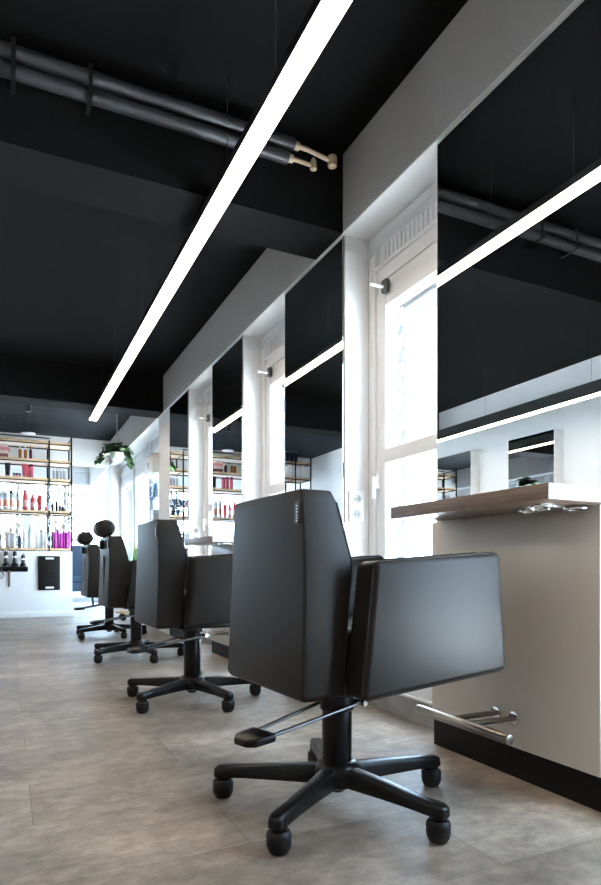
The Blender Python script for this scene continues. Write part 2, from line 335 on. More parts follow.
# ------------------------------------------------------------------ styling stations
ORD = ['nearest', 'second', 'third', 'farthest']
for k in range(4):
    n0, f0 = NEAR[k], FAR[k]
    near = ['first, nearest the camera', 'second, beside the power sockets', 'third from the camera', 'fourth and farthest'][k]
    # panel with its plinth
    p0, p1 = (1.13, 1.845) if k == 0 else (n0 - .008, f0 + .028)
    st = thing('station_panel', 'white wall panel with black plinth below the %s styling shelf' % ORD[k], 'wall panel', (1.43, (p0 + p1) / 2, 0), 0, 'styling station panels')
    T = Matrix.Translation((-1.43, -(p0 + p1) / 2, 0))
    MB().box(1.42, 1.429, p0, p1, .093, .818, .0015).xf(T).build('panel_board', M['panel'], st)
    q0 = .98 if k == 0 else p0 + .004
    MB().box(1.4245, 1.429, q0, p1 - .006, 0, .092).xf(T).build('plinth', M['plinth'], st)
    # mirror
    zt = ZB - .002
    mr = thing('styling_mirror', ['large frameless wall mirror reflecting the opposite wall, at the right edge', 'tall frameless mirror behind the nearest chair, left of the power sockets',
               'tall frameless mirror reflecting red bottles', 'narrow looking tall mirror next to the far white pillar'][k], 'mirror', (1.43, (n0 + f0) / 2, .862), 0, 'styling mirrors')
    T = Matrix.Translation((-1.43, -(n0 + f0) / 2, -.862))
    m0 = 1.105 if k == 0 else n0
    MB().box(1.4242, 1.429, m0, f0, .862, zt).xf(T).build('mirror_back', M['mirror_edge'], mr)
    MB().box(1.4220, 1.4240, m0, f0, .862, zt).xf(T).build('mirror_pane', M['mirror'], mr)
    # shelf
    s0, s1 = 1.10 + 1.368 * k, 1.79 + 1.368 * k
    sh = thing('wall_shelf', ['thick dark wood wall shelf under the large mirror, beside the nearest chair', 'grey wood shelf partly hidden by the nearest chair back', 'wood shelf end seen left of the nearest chair back', 'small far wood shelf under the last mirror'][k],
               'shelf', (1.31, (s0 + s1) / 2, .819), 0, 'styling shelves')
    T = Matrix.Translation((-1.31, -(s0 + s1) / 2, -.819))
    MB().box(1.20, 1.4195, s0 + .0012, s1, .820, .860, .001).xf(T).build('shelf_board', M['walnut'], sh)
    MB().box(1.2005, 1.4195, s0, s0 + .0012, .8205, .8595).xf(T).build('end_edge', M['laminate_end'], sh)
    # tool holder under the shelf
    th = thing('tool_holder', ['chrome tool holder rings hanging under the dark wood shelf', 'chrome tool holder under the shelf behind the nearest chair', 'chrome tool holder under the third shelf', 'chrome tool holder under the farthest shelf'][k], 'tool holder', (1.31, s0 + .10, .81), 0, 'chrome tool holders')
    T = Matrix.Translation((-1.31, -(s0 + .10), -.81))
    MB().box(1.265, 1.355, s0 + .088, s0 + .112, .812, .8195, .002).xf(T).build('mounting_plate', M['chrome'], th)
    for j, (dx, dy, rr) in enumerate(((1.245, .05, .030), (1.31, .145, .032), (1.375, .05, .030))):
        pts = [(dx + rr * math.cos(a_), s0 + dy + .02 + rr * math.sin(a_), .808) for a_ in [2 * PI * q / 16 for q in range(17)]]
        MB().tube(pts, .0035, 8).cyl((dx, s0 + .10, .808), (dx, s0 + dy + .02 + (rr if dy < .1 else -rr), .808), .0035).xf(T).build('holder_ring', M['chrome'], th)
    # foot rail
    b0, b1 = 1.253 + 1.368 * k, 1.665 + 1.368 * k
    fr = thing('foot_rail', ['steel tube footrest on the wall panel beside the nearest chair', 'steel footrest low behind the nearest chair back', 'steel footrest under the third station', 'steel footrest under the farthest station'][k], 'footrest', (1.42, (b0 + b1) / 2, .186), 0, 'steel footrests')
    T = Matrix.Translation((-1.42, -(b0 + b1) / 2, -.186))
    MB().cyl((1.224, b0, .186), (1.224, b1, .186), .0145, None, 24, .002).xf(T).build('rail', M['steel'], fr)
    for yy in (b0 + .18, b0 + .258):
        MB().cyl((1.224, yy, .186), (1.414, yy, .186), .009).xf(T).build('support_arm', M['steel'], fr)
        MB().cyl((1.412, yy, .186), (1.4195, yy, .186), .021, .021, 24, .002).xf(T).build('wall_flange', M['chrome'], fr)
    # double socket on the jamb of the pillar
    if k > 0:
        yj = n0 - .01
        so = thing('power_socket', ['white double power socket on the pillar beside the nearest chair back', 'white double power socket on the pillar beside the third mirror', 'white double power socket on the pillar by the fourth mirror'][k - 1], 'socket', (1.4865, yj, .866), 0, 'double power sockets')
        T = Matrix.Translation((-1.4865, -yj, -.866))
        MB().box(1.448, 1.525, yj - .011, yj - .0003, .866, 1.012, .003).xf(T).build('cover_plate', M['pvc'], so)
        for zc in (.903, .975):
            rm = MB(); ring = [(1.4865 + .031 * sx_, yj - .011, zc + .031 * sz_) for sx_, sz_ in ((-1, -1), (1, -1), (1, 1), (-1, 1))]
            rm.tube([(1.4865 + .024 * math.cos(a_), yj - .012, zc + .024 * math.sin(a_)) for a_ in [2 * PI * q / 24 for q in range(25)]], .0022, 8)
            rm.xf(T).build('socket_rim', M['pvc'], so)
            MB().cyl((1.4865, yj - .0105, zc), (1.4865, yj - .0122, zc), .021, None, 24).xf(T).build('socket_well', M['dark_socket'], so)
            MB().cyl((1.4785, yj - .0121, zc), (1.4785, yj - .0128, zc), .003).cyl((1.4945, yj - .0121, zc), (1.4945, yj - .0128, zc), .003).xf(T).build('pin_hole', M['black_cap'], so)

# mirrors in white boxes across the room, seen as reflections
for j, (a, b) in enumerate(((1.9, 2.5), (3.08, 3.68), (4.26, 4.86), (5.43, 6.03))):
    t = thing('box_mirror', ['white framed box mirror across the room', 'white box mirror on the opposite wall near the front', 'white box mirror reflected just above the dark wood shelf', 'white box mirror reflected at the left end of the large mirror'][j], 'mirror', (XL + .06, (a + b) / 2, 1.0), 0, 'opposite wall mirrors')
    T = Matrix.Translation((-(XL + .06), -(a + b) / 2, -1.0))
    MB().box(XL + .0005, XL + .12, a, b, 1.0, 1.98, .003).xf(T).build('mirror_box', M['white'], t)
    MB().box(XL + .1202, XL + .124, a + .004, b - .004, 1.004, 1.976).xf(T).build('mirror_pane', M['mirror'], t)
    t = thing('box_shelf', ['shelf on the opposite wall near the front', 'second shelf on the opposite wall', 'third shelf on the opposite wall', 'fourth shelf on the opposite wall'][j], 'shelf', (XL + .11, (a + b) / 2, .82), 0, 'opposite wall shelves')
    MB().box(-.1095, .11, -.34, .34, 0, .04, .001).build('shelf_board', M['walnut'], t)

# ------------------------------------------------------------------ pendant light strips and pipes
def strip(x0, x1, y0, y1, z0, z1, wires, label):
    c = Vector(((x0 + x1) / 2, (y0 + y1) / 2, z0)); t = thing('linear_pendant_light', label, 'light', c); T = Matrix.Translation(-c)
    b = MB(); b.box(x0, x0 + .003, y0, y1, z0 + .0005, z1); b.box(x1 - .003, x1, y0, y1, z0 + .0005, z1); b.box(x0, x1, y0, y1, z1 - .004, z1)
    b.xf(T).build('housing', M['alu'], t)
    for y in (y0, y1 - .003): MB().box(x0 + .003, x1 - .003, y, y + .003, z0 + .0005, z1 - .004).xf(T).build('end_cap', M['alu'], t)
    MB().box(x0 + .0032, x1 - .0032, y0 + .0032, y1 - .0032, z0, z0 + .006).xf(T).build('diffuser', M['led'], t)
    for y in wires: MB().cyl(((x0 + x1) / 2 - .03, y, z1), ((x0 + x1) / 2 - .03, y, ZC - .001), .0012, None, 6).xf(T).build('suspension_wire', M['wire'], t)
strip(.753, .832, -1.2, 6.60, 2.16, 2.194, (-.9, .3, 1.10, 1.78, 2.25, 3.9, 5.0, 5.70), 'long glowing white light strip hanging above the row of chairs')
strip(-1.34, -1.26, -1.2, 5.9, 2.0, 2.10, (-.9, 1.2, 2.2, 3.4, 4.6, 5.7), 'light strip over the opposite stations, seen only in the mirrors')

def pipe(z, y, r, x1, label):
    t = thing('lagged_pipe', label, 'pipe', ((XL + x1) / 2, y, z - r), 0, 'pipes along the black beam'); T = Matrix.Translation((-(XL + x1) / 2, -y, -(z - r)))
    MB().cyl((XL + .001, y, z), (x1, y, z), r, None, 24, .002).xf(T).build('pipe_lagging', M['pipe'], t)
    return t, T
t1, T1 = pipe(2.490, 2.425, .027, 1.125, 'upper and longest grey pipe along the near black beam')
t2, T2 = pipe(2.461, 2.465, .015, 1.115, 'thin middle grey pipe between two thicker ones')
t3, T3 = pipe(2.430, 2.435, .027, 1.100, 'lower thick grey pipe along the near black beam')
MB().tube([(1.12, 2.425, 2.488), (1.19, 2.425, 2.488), (1.31, 2.425, 2.470)], .010).xf(T1).build('valve_stem', M['valve'], t1)
MB().lathe([(.006, -.030), (.020, -.022), (.022, 0), (.020, .022), (.006, .030)], 1.315, 2.425, 2.470).xf(T1).build('valve_knob', M['valve'], t1)
MB().cyl((1.10, 2.425, 2.488), (1.15, 2.425, 2.488), .018, None, 16, .003).xf(T1).build('pipe_coupling', M['valve'], t1)
MB().tube([(1.095, 2.435, 2.432), (1.15, 2.435, 2.434), (1.22, 2.435, 2.431)], .009).xf(T3).build('valve_stem', M['valve'], t3)
MB().lathe([(.006, -.022), (.015, -.016), (.015, .016), (.006, .034)], 1.225, 2.435, 2.432).xf(T3).build('valve_knob', M['valve'], t3)
MB().cyl((1.08, 2.435, 2.432), (1.125, 2.435, 2.432), .017, None, 16, .003).xf(T3).build('pipe_coupling', M['valve'], t3)
for j, x in enumerate((-1.1, -.4, .02, .28)):
    c_ = MB(); c_.box(x - .008, x + .008, 2.3935, 2.4995, 2.398, 2.402); c_.box(x - .008, x + .008, 2.3895, 2.3935, 2.398, 2.522); c_.box(x - .008, x + .008, 2.3935, 2.4995, 2.5185, 2.522)
    one('pipe_clamp', c_, M['clamp'], ['black clamp far along the grey pipes', 'black clamp in the middle of the grey pipes', 'black clamp round the grey pipes at the left edge', 'black clamp round the grey pipes left of the light strip'][j], 'clamp', 'pipe clamps')

# ------------------------------------------------------------------ styling chairs
RAD = .324
def leg_mesh(a):
    """one sloping star-base leg with its down-turned end"""
    mb = MB()
    prof = [(.020, .026, .064, .112), (.07, .025, .062, .112), (.16, .021, .062, .106), (.26, .020, .062, .097), (.332, .021, .060, .093), (.348, .018, .060, .086)]
    mb.loft([[(r, -w_, z0), (r, w_, z0), (r, w_ * .82, z1), (r, -w_ * .82, z1)] for r, w_, z0, z1 in prof], .006, 2, True, None, 25)
    mb.lathe([(.018, 0.050), (.021, .054), (.021, .075)], RAD, 0, 0, 16)
    return mb.xf(Matrix.Rotation(a, 4, 'Z'))
def castor_mesh(a):
    mb = MB()
    mb.lathe([(.012, 0.0), (.022, .004), (.028, .016), (.0295, .028), (.0285, .036)], RAD, 0, 0, 20)
    mb.lathe([(.0295, .037), (.030, .040), (.0285, .048), (.024, .0535), (.012, .055)], RAD, 0, 0, 20)
    return mb.xf(Matrix.Rotation(a, 4, 'Z'))
def chair(x, y, phi, base_a, lift, head, label):
    t = thing('styling_chair', label, 'chair', (x, y, 0), phi, 'black styling chairs')
    base = MB().lathe([(.046, .055), (.060, .062), (.062, .108), (.052, .122), (.044, .126)], 0, 0, 0, 28).lathe([(.020, .040), (.024, .044), (.024, .056)], 0, 0, 0, 16)
    hub = base.build('base_hub', M['satin'], t)
    for j in range(5):
        a = base_a - phi + j * 2 * PI / 5
        lg = leg_mesh(a).build('base_leg', M['satin'], t); castor_mesh(a).build('castor', M['rubber'], lg)
    L = lift
    MB().cyl((0, 0, .110), (0, 0, .30 + L), .041, None, 32, .002).build('column', M['satin'], t)
    MB().lathe([(.043, .262 + L), (.047, .266 + L), (.047, .300 + L), (.056, .306 + L), (.056, .326 + L), (.05, .334 + L)], 0, 0, 0, 32).build('column_collar', M['plastic'], t)
    MB().box(-.11, .15, -.14, .14, .328 + L, .365 + L, .006).build('seat_plate', M['satin'], t)
    MB().box(-.12, .30, -.200, .200, .366 + L, .505 + L, .03, 4).build('seat', M['leather'], t)
    # backrest: a tapering wedge, thin at the top, thickest two thirds up
    lv = [(.342, .207, -.224, -.130), (.352, .218, -.234, -.120), (.50, .214, -.228, -.108), (.62, .209, -.2235, -.092), (.665, .207, -.223, -.088), (.805, .196, -.2225, -.124), (.834, .188, -.2225, -.136)]
    bk = MB().loft([[(xr, -hw, z + L), (xf, -hw, z + L), (xf, hw, z + L), (xr, hw, z + L)] for z, hw, xr, xf in lv], .013, 4, True, None, 30).build('backrest', M['leather'], t)
    for s in (-1, 1):
        pts = [(xf - .004, s * (hw - .002), z + L) for z, hw, xr, xf in lv[1:-1]]
        MB().tube(pts, .0032, 8).build('piping', M['piping'], bk)
    # brand tag stitched into the rear seam: illegible white print
    tg = MB().box(-.229, -.222, -.190, -.172, .752 + L, .803 + L).build('fabric_tag', M['black_cap'], bk)
    pr = MB()
    for q in range(6): pr.box(-.2294, -.2290, -.186 - .0015 * (q % 2), -.180, .757 + L + q * .0068, .757 + L + q * .0068 + .0042)
    pr.build('tag_print', M['tagw'], bk)
    # armrests: upholstered trapezoid slabs
    pf = [(-.112, .346), (-.076, .665), (.322, .691), (.348, .383)]
    for s in (-1, 1):
        arm = MB().loft([[(px, s * yy_, pz + L) for px, pz in pf] for yy_ in (.203, .285)], .014, 4, True, None, 20).build('armrest', M['leather'], t)
        for yy_ in (.214, .274):
            ins = [(px + (.004 if px < 0 else -.004) * 0, s * yy_, pz + L) for px, pz in pf]
            def lerp(p, q, u): return tuple(p[i] + (q[i] - p[i]) * u for i in range(3))
            out = []
            for i in range(4):
                A_, B_, C_ = ins[i - 1], ins[i], ins[(i + 1) % 4]
                la = (Vector(A_) - Vector(B_)).length; lc = (Vector(C_) - Vector(B_)).length
                p1, p2 = lerp(B_, A_, .018 / la), lerp(B_, C_, .018 / lc)
                out += [p1, lerp(lerp(p1, B_, .45), lerp(p2, B_, .45), .5), p2]
            out.append(out[0])
            MB().tube(out, .0028, 6).build('piping', M['piping'], arm)
        MB().cyl((.04, s * .135, .345 + L), (.04, s * .21, .42 + L), .014).build('armrest_bracket', M['satin'], arm)
    # pump lever
    la = R(13)
    rot = Matrix.Rotation(la, 4, 'Z')
    for s in (-1, 1):
        MB().cyl((.040, s * .054, .284 + L), (-.275, s * .030, .240 + L), .0052, None, 10).xf(rot).build('lever_rod', M['rod'], t)
    MB().loft([[(-.255, -.046, .230 + L), (-.255, .046, .230 + L), (-.255, .046, .252 + L), (-.255, -.046, .252 + L)], [(-.315, -.042, .225 + L), (-.315, .042, .225 + L), (-.315, .042, .246 + L), (-.315, -.042, .246 + L)], [(-.334, -.022, .225 + L), (-.334, .022, .225 + L), (-.334, .022, .242 + L), (-.334, -.022, .242 + L)]], .006, 3).xf(rot).build('lever_pedal', M['plastic'], t)
    MB().cyl((.040, -.070, .284 + L), (.040, .070, .284 + L), .0085, None, 14).xf(rot).build('lever_axle', M['chrome'], t)
    if head:
        hr = MB()
        sec = [(-.105, .55), (-.098, .80), (-.080, .95), (-.04, 1.0), (.04, 1.0), (.080, .95), (.098, .80), (.105, .55)]
        hr.loft([[(-.225 + .070 * q * math.cos(a_), yy_, .893 + L + .062 * q * math.sin(a_)) for a_ in [2 * PI * i / 24 for i in range(24)]] for yy_, q in sec])
        h = hr.build('headrest', M['leather'], t, 50)
        for s in (-1, 1): MB().cyl((-.205, s * .03, .82 + L), (-.215, s * .03, .88 + L), .006).build('headrest_post', M['chrome'], h)
        MB().box(-.256, -.2265, -.030, .030, .748 + L, .812 + L, .006).build('headrest_clamp', M['plastic'], t)
        MB().box(-.236, -.222, -.010, .010, .42 + L, .70 + L, .003).build('back_glint_strip', M['rod'], t)  # strip stands in for a streak of light reflected on the back
    return t
chair(.818, 1.482, R(4), R(1), 0, False, 'black leather styling chair nearest the camera, in front of the large mirror')
chair(.822, 2.961, R(2.5), R(-4), .035, False, 'second black leather styling chair, without headrest, left of the nearest chair')
chair(.845, 4.539, R(1), R(-7), .035, True, 'black chair with round headrest directly behind the second chair')
chair(.886, 6.113, R(2), R(-3), .035, True, 'farthest black chair with round headrest, beside the white counter')

# ------------------------------------------------------------------ back counter and shelf unit
cn = thing('counter_wall', 'white half wall counter at the back left with shelf unit on top', 'counter', (-.39, 9.08, 0)); T = Matrix.Translation((.39, -9.08, 0))
MB().box(-1.57, .80, 8.88, 9.28, 0, .872, .002).xf(T).build('counter_body', M['white'], cn)
MB().box(-1.58, .815, 8.862, 8.8795, 0, .075, .002).box(.8005, .815, 8.88, 9.28, 0, .075).xf(T).build('skirting', M['white'], cn)
sf = thing('shelf_unit', 'black steel shelf unit with oak boards standing on the white counter', 'shelf unit', (-.39, 9.08, .873)); T = Matrix.Translation((.39, -9.08, -.873))
BAYS = (-1.57, -1.30, .52, .80)
TOPS = (.915, 1.42, 1.85, 2.10, 2.345)
for z in TOPS:
    MB().box(-1.565, .795, 8.885, 9.275, z - .030, z, .002).xf(T).build('shelf_board', M['pine'], sf)
    if z > 1:
        rl = MB(); rl.box(-1.56, .79, 8.882, 8.897, z - .045, z - .0305); rl.box(-1.56, .79, 9.263, 9.278, z - .045, z - .0305)
        for x in BAYS: rl.box(max(-1.57, x - .015), max(-1.555, x), 8.897, 9.263, z - .045, z - .0305)
        rl.xf(T).build('shelf_rail', M['satin'], sf)
MB().box(-1.57, .80, 8.883, 8.898, .873, .884).xf(T).build('shelf_rail', M['satin'], sf)
for x in BAYS:
    for y in (8.880, 9.268):
        MB().box(x - .020, x, y, y + .016, .873, 2.36 if x in (-1.30, .52) else 2.43).xf(T).build('post', M['satin'], sf)
MB().box(-1.316, .52, 8.880, 8.894, 2.38, 2.394).xf(T).build('top_rail', M['satin'], sf)
MB().box(.784, .80, 8.894, 9.268, 2.415, 2.43).xf(T).build('top_rail', M['satin'], sf)

def bottle(x, y, z, h, r, kind, bm_, cm_, label, group, lab=None, name='bottle', seg=14):
    t = thing(name, label, 'tube' if kind == 'tube' else 'jar' if kind == 'jar' else 'bottle', (x, y, z + .0004), 0, group)
    if kind == 'pump' or kind == 'slim':
        b = [(r * .9, 0), (r, .004), (r, h * .62), (r * .8, h * .70), (r * .42, h * .75)]; c = [(r * .44, h * .75), (r * .44, h * .86), (r * .30, h * .88), (r * .26, h)]
    elif kind == 'cone':
        b = [(r * .9, 0), (r, .004), (r, h * .60), (r * .86, h * .74), (r * .5, h * .86)]; c = [(r * .52, h * .86), (r * .5, h * .97), (r * .3, h)]
    elif kind == 'can':
        b = [(r * .95, 0), (r, .004), (r, h * .80), (r * .9, h * .83)]; c = [(r * .92, h * .83), (r * .92, h * .97), (r * .8, h)]
    elif kind == 'tube':
        b = None
    else:
        b = [(r * .95, 0), (r, .003), (r, h * .62)]; c = [(r * 1.03, h * .63), (r * 1.03, h * .97), (r * .9, h)]
    if kind == 'tube':
        rings = []
        for u, q in ((.14, 0), (.4, .25), (.75, .7), (1.0, 1.0)):
            rings.append([(r * math.cos(a_) * (.85 + .3 * q), r * math.sin(a_) * (1 - .9 * q), h * u) for a_ in [2 * PI * i / 14 for i in range(14)]])
        MB().loft(rings).build('tube_body', bm_, t)
        MB().lathe([(r * .7, 0), (r * .75, .002), (r * .75, h * .135)], 0, 0, 0, seg).build('cap', cm_, t)
    else:
        MB().lathe(b, 0, 0, 0, seg).build('bottle_body' if kind != 'jar' else 'jar_body', bm_, t)
        MB().lathe(c, 0, 0, 0, seg).build('cap', cm_, t)
        if lab: MB().lathe([(r * 1.012, h * .16), (r * 1.012, h * .50)], 0, 0, 0, seg).build('label_band', lab, t)
    return t
# shelf 2
z = 2.10
for j, (m_, dz, sz, lbl) in enumerate((('book_maroon', 0, .05, 'dark maroon box at the bottom of the small stack on the upper shelf'), ('book_cream', .05, .045, 'cream box in the middle of the small stack on the upper shelf'), ('book_pink', .095, .04, 'pink box second from the top of the stack on the upper shelf'), ('book_cream', .135, .035, 'cream box topmost of the small stack on the upper shelf'))):
    one('product_box', box(-.115 + .01 * (j % 2), .015 + .02 * (j % 3 == 2), 8.93, 9.10, z + .0004 + dz, z + dz + sz, .002), M[m_], lbl, 'box', 'stacked boxes on the upper shelf')
bottle(.157, 9.0, z, .18, .021, 'slim', M['amber'], M['white_cap'], 'amber bottle, leftmost of three on the upper shelf', 'upper shelf bottles')
bottle(.222, 9.0, z, .18, .021, 'slim', M['amber'], M['white_cap'], 'amber bottle, middle of three on the upper shelf', 'upper shelf bottles')
bottle(.285, 9.0, z, .19, .019, 'slim', M['plum'], M['amber'], 'plum bottle with amber cap right of the amber bottles', 'upper shelf bottles')
# shelf 3
z = 1.85
bottle(.006, 9.0, z, .19, .032, 'tube', M['black_cap'], M['rose'], 'black tube with rose cap on the middle shelf', 'middle shelf products', name='tube')
for j in range(3): bottle(.085 + .035 * j, 9.0 - .01 * (j == 1), z, .06, .016, 'jar', M['rose'], M['black_cap'], ['small rose jar, leftmost of three with black lids', 'small rose jar, middle of three with black lids', 'small rose jar, rightmost of three with black lids'][j], 'small rose jars', name='jar')
bottle(.215, 8.98, z, .185, .034, 'tube', M['pinkred'], M['rose'], 'pink red tube on the middle shelf left of the tall pink bottle', 'middle shelf products', name='tube')
bottle(.291, 8.98, z, .185, .026, 'can', M['pinkred'], M['plum'], 'tall pink red bottle with dark cap on the middle shelf', 'middle shelf products')
bottle(.255, 9.12, z, .195, .03, 'can', M['pinkred'], M['black_cap'], 'black capped bottle standing behind the pink ones', 'middle shelf products')
for j, x in enumerate((.578, .622, .668, .712)): bottle(x, 9.0, z, .15, .018, 'can', M['silver'], M['white_cap'], ['silver can, leftmost of four in the right bay', 'silver can, second of four in the right bay', 'silver can, third of four in the right bay', 'silver can, rightmost of four in the right bay'][j], 'silver cans in the right bay')
# shelf 4
z = 1.42
for j, x in enumerate((-.09, -.02, .05, .132)): bottle(x, 9.0, z, .26, (.03, .032, .025, .024)[j], 'can' if j < 3 else 'cone', M['silver'], M['black_cap'] if j == 2 else M['white_cap'], ['silver can at the left photo edge on the bottle shelf', 'wide silver can with orange print on the bottle shelf', 'slim silver can with black cap on the bottle shelf', 'slim silver cone bottle left of the tall red bottle'][j], 'silver bottles on the bottle shelf', M['orange_print'])
bottle(.218, 9.0, z, .27, .030, 'cone', M['red'], M['red'], 'tallest red bottle on the bottle shelf', 'red bottles on the bottle shelf', M['rose'])
bottle(.31, 9.0, z, .215, .028, 'cone', M['red'], M['red'], 'shorter red bottle right of the tallest red one', 'red bottles on the bottle shelf', M['rose'])
bottle(.396, 9.0, z, .205, .028, 'tube', M['red'], M['plum'], 'red tube right of the two red bottles', 'red bottles on the bottle shelf', name='tube')
bottle(.475, 9.0, z, .07, .02, 'jar', M['pinkred'], M['rose'], 'small red jar beside the black post on the bottle shelf', 'red bottles on the bottle shelf', name='jar')
for j, (x, h) in enumerate(((.558, .125), (.612, .18), (.652, .11), (.688, .09))): bottle(x, 8.98 + .05 * (j % 2), z, h, .02, 'pump', M['ink'], M['black_cap'], ['dark bottle next to the black post in the right bay', 'tallest dark bottle in the right bay', 'dark bottle right of the tallest dark one', 'short dark bottle beside the white ones in the right bay'][j], 'dark bottles in the right bay')
for j, (x, h) in enumerate(((.73, .15), (.765, .16))): bottle(x, 9.02, z, h, .02, 'can', M['white_bottle'], M['white_cap'], ['white can right of the dark bottles', 'white can against the right end post'][j], 'white cans in the right bay')
# counter
z = .915
bottle(-.075, 9.0, z, .20, .03, 'can', M['silver'], M['white_cap'], 'silver can at the left photo edge on the counter', 'counter products')
bottle(.005, 9.03, z, .20, .03, 'tube', M['silver'], M['taupe'], 'silver tube beside the clear tube on the counter', 'counter products', name='tube')
bottle(.083, 8.98, z, .20, .026, 'tube', M['white_bottle'], M['silver'], 'pale tube left of the dark blue bottle on the counter', 'counter products', name='tube')
bottle(.045, 9.15, z, .27, .022, 'can', M['white_bottle'], M['rose'], 'white bottle with rose cap behind the pale tube', 'counter products')
bottle(.151, 9.0, z, .22, .023, 'pump', M['ink'], M['black_cap'], 'dark blue pump bottle on the counter', 'counter products')
bottle(.21, 9.0, z, .24, .026, 'can', M['white_bottle'], M['white_cap'], 'white can right of the dark blue bottle', 'white counter bottles')
bottle(.285, 9.0, z, .32, .036, 'cone', M['white_bottle'], M['white_cap'], 'tallest white bottle on the counter', 'white counter bottles')
bottle(.365, 9.0, z, .25, .028, 'cone', M['white_bottle'], M['white_cap'], 'white bottle right of the tallest white one', 'white counter bottles')
bottle(.42, 9.05, z, .26, .026, 'can', M['white_bottle'], M['silver'], 'white can with silver cap on the counter', 'white counter bottles')
bottle(.47, 9.0, z, .26, .024, 'cone', M['white_bottle'], M['white_cap'], 'white bottle beside the black post on the counter', 'white counter bottles')
for j, (x, y, h, m_) in enumerate(((.565, 9.08, .24, 'dark_magenta'), (.592, 8.96, .30, 'magenta'), (.632, 9.08, .26, 'dark_magenta'), (.664, 8.96, .29, 'magenta'), (.705, 9.04, .24, 'magenta'), (.735, 8.96, .22, 'dark_magenta'), (.77, 9.02, .235, 'magenta'))):
    bottle(x, y, z, h, .022, 'pump' if j in (1, 3) else 'can', M[m_], M['magenta'] if m_ == 'magenta' else M['dark_magenta'], ['dark magenta bottle by the black post', 'tallest magenta bottle with pump top', 'dark magenta bottle between the two pump bottles', 'second magenta bottle with pump top', 'magenta can right of the pump bottles', 'shortest dark magenta can at the front', 'magenta can against the right end post'][j], 'magenta bottles on the counter')
# items seen mostly in the mirrors, farther left on the unit
for j in range(5): one('binder', box(-1.50 + j * .055, -1.452 + j * .055, 8.95, 9.2, 2.1004, 2.30, .002), M['spine_white' if j % 2 == 0 else 'grey_card'], ['white binder, outermost on the upper shelf', 'grey binder next to the outermost', 'white binder in the middle of the row', 'grey binder fourth in the row', 'white binder at the inner end of the row'][j], 'binder', 'binders on the upper shelf')
for j, x in enumerate((-.9, -.8, -.55)): bottle(x, 9.0, 1.85, .2, .03, 'can', M['pinkred'], M['black_cap'], ['pink red can on the middle shelf far left', 'pink red can next to the far left one', 'pink red can standing alone on the middle shelf'][j], 'pink cans on the middle shelf')
for j, x in enumerate((-.95, -.8, -.65, -.5)): bottle(x, 9.0, 1.42, .22, .03, 'cone', M['white_bottle'], M['white_cap'], ['white bottle far left on the bottle shelf', 'second white bottle from the far left', 'third white bottle from the far left', 'white bottle nearest the reflected red trio'][j], 'white bottles on the bottle shelf')

for j, (x, h) in enumerate(((-.165, .20), (-.24, .22), (-.32, .26))): bottle(x, 8.99, 1.42, h, .028, 'cone' if j else 'tube', M['red'], M['red'], ['red tube reflected left of two red bottles in the third mirror', 'red bottle reflected in the middle of the trio in the third mirror', 'tallest red bottle reflected in the third mirror'][j], 'reflected red bottles', M['rose'])
for j, (x, h) in enumerate(((-.14, .18), (-.20, .19), (-.265, .19))): bottle(x, 8.99, 1.85, h, .028, 'can', M['pinkred'], M['plum'], ['pink bottle reflected leftmost on the middle shelf in the third mirror', 'pink bottle reflected second on the middle shelf in the third mirror', 'pink bottle reflected third on the middle shelf in the third mirror'][j], 'reflected pink bottles')
for j, x in enumerate((-.18, -.28, -.33)): bottle(x, 9.0, 2.10, .17, .022, 'slim', M['plum'] if j == 0 else M['amber'], M['white_cap'], ['plum bottle reflected on the upper shelf in the third mirror', 'amber bottle reflected on the upper shelf in the third mirror', 'amber bottle reflected rightmost on the upper shelf in the third mirror'][j], 'reflected amber bottles')
for j in range(4): bottle(-1.18 - .07 * j, 9.05, 2.345, .20, .03, 'can', M['ink'], M['silver'], ['dark tall can on top of the shelf unit, innermost', 'dark tall can on top of the unit, second from the inside', 'dark tall can on top of the unit, third from the inside', 'dark tall can on top of the unit, outermost'][j], 'tall cans on top of the unit')

# hanging on the counter front
pb = thing('folded_board', 'black board with two handle slots hanging on the white counter', 'board', (.51, 8.86, .353)); T = Matrix.Translation((-.51, -8.86, -.353))
MB().box(.373, .646, 8.846, 8.8785, .353, .810, .012, 3).xf(T).build('board_panel', M['plastic'], pb)
for zz in (.375, .765): MB().box(.462, .565, 8.8405, 8.8462, zz, zz + .026, .002).xf(T).build('handle_slot', M['white_cap'], pb)
MB().cyl((.51, 8.8462, .615), (.51, 8.842, .615), .010, None, 14).xf(T).build('board_knob', M['black_cap'], pb)
tr = thing('clipper_rack', 'black rack for clippers on the white counter front', 'rack', (.02, 8.82, .632)); T = Matrix.Translation((-.02, -8.82, -.632))
MB().box(-.35, .248, 8.755, 8.8795, .640, .668, .004).xf(T).build('rack_board', M['plastic'], tr)
MB().box(-.35, .248, 8.872, 8.8795, .60, .640).xf(T).build('rack_bracket', M['plastic'], tr)
def clipper(x, label, h, fat):
    t = thing('hair_clipper', label, 'clipper', (x, 8.81, .6685), 0, 'clippers in the rack')
    MB().lathe([(.045 * fat, 0), (.047 * fat, .012), (.040 * fat, .035), (.024, .05)], 0, 0, 0, 18).build('charging_base', M['plastic'], t)
    MB().lathe([(.020, .045), (.026, .08), (.022, .5 * h), (.027, .8 * h), (.022, h)], 0, 0, 0, 16).build('clipper_body', M['black_cap'], t)
    MB().lathe([(.0275, .58 * h), (.0285, .64 * h), (.0275, .70 * h)], 0, 0, 0, 16).build('chrome_band', M['chrome'], t)
    MB().box(-.020, .020, -.010, .010, h - .002, h + .018, .003).build('blade', M['chrome'], t)
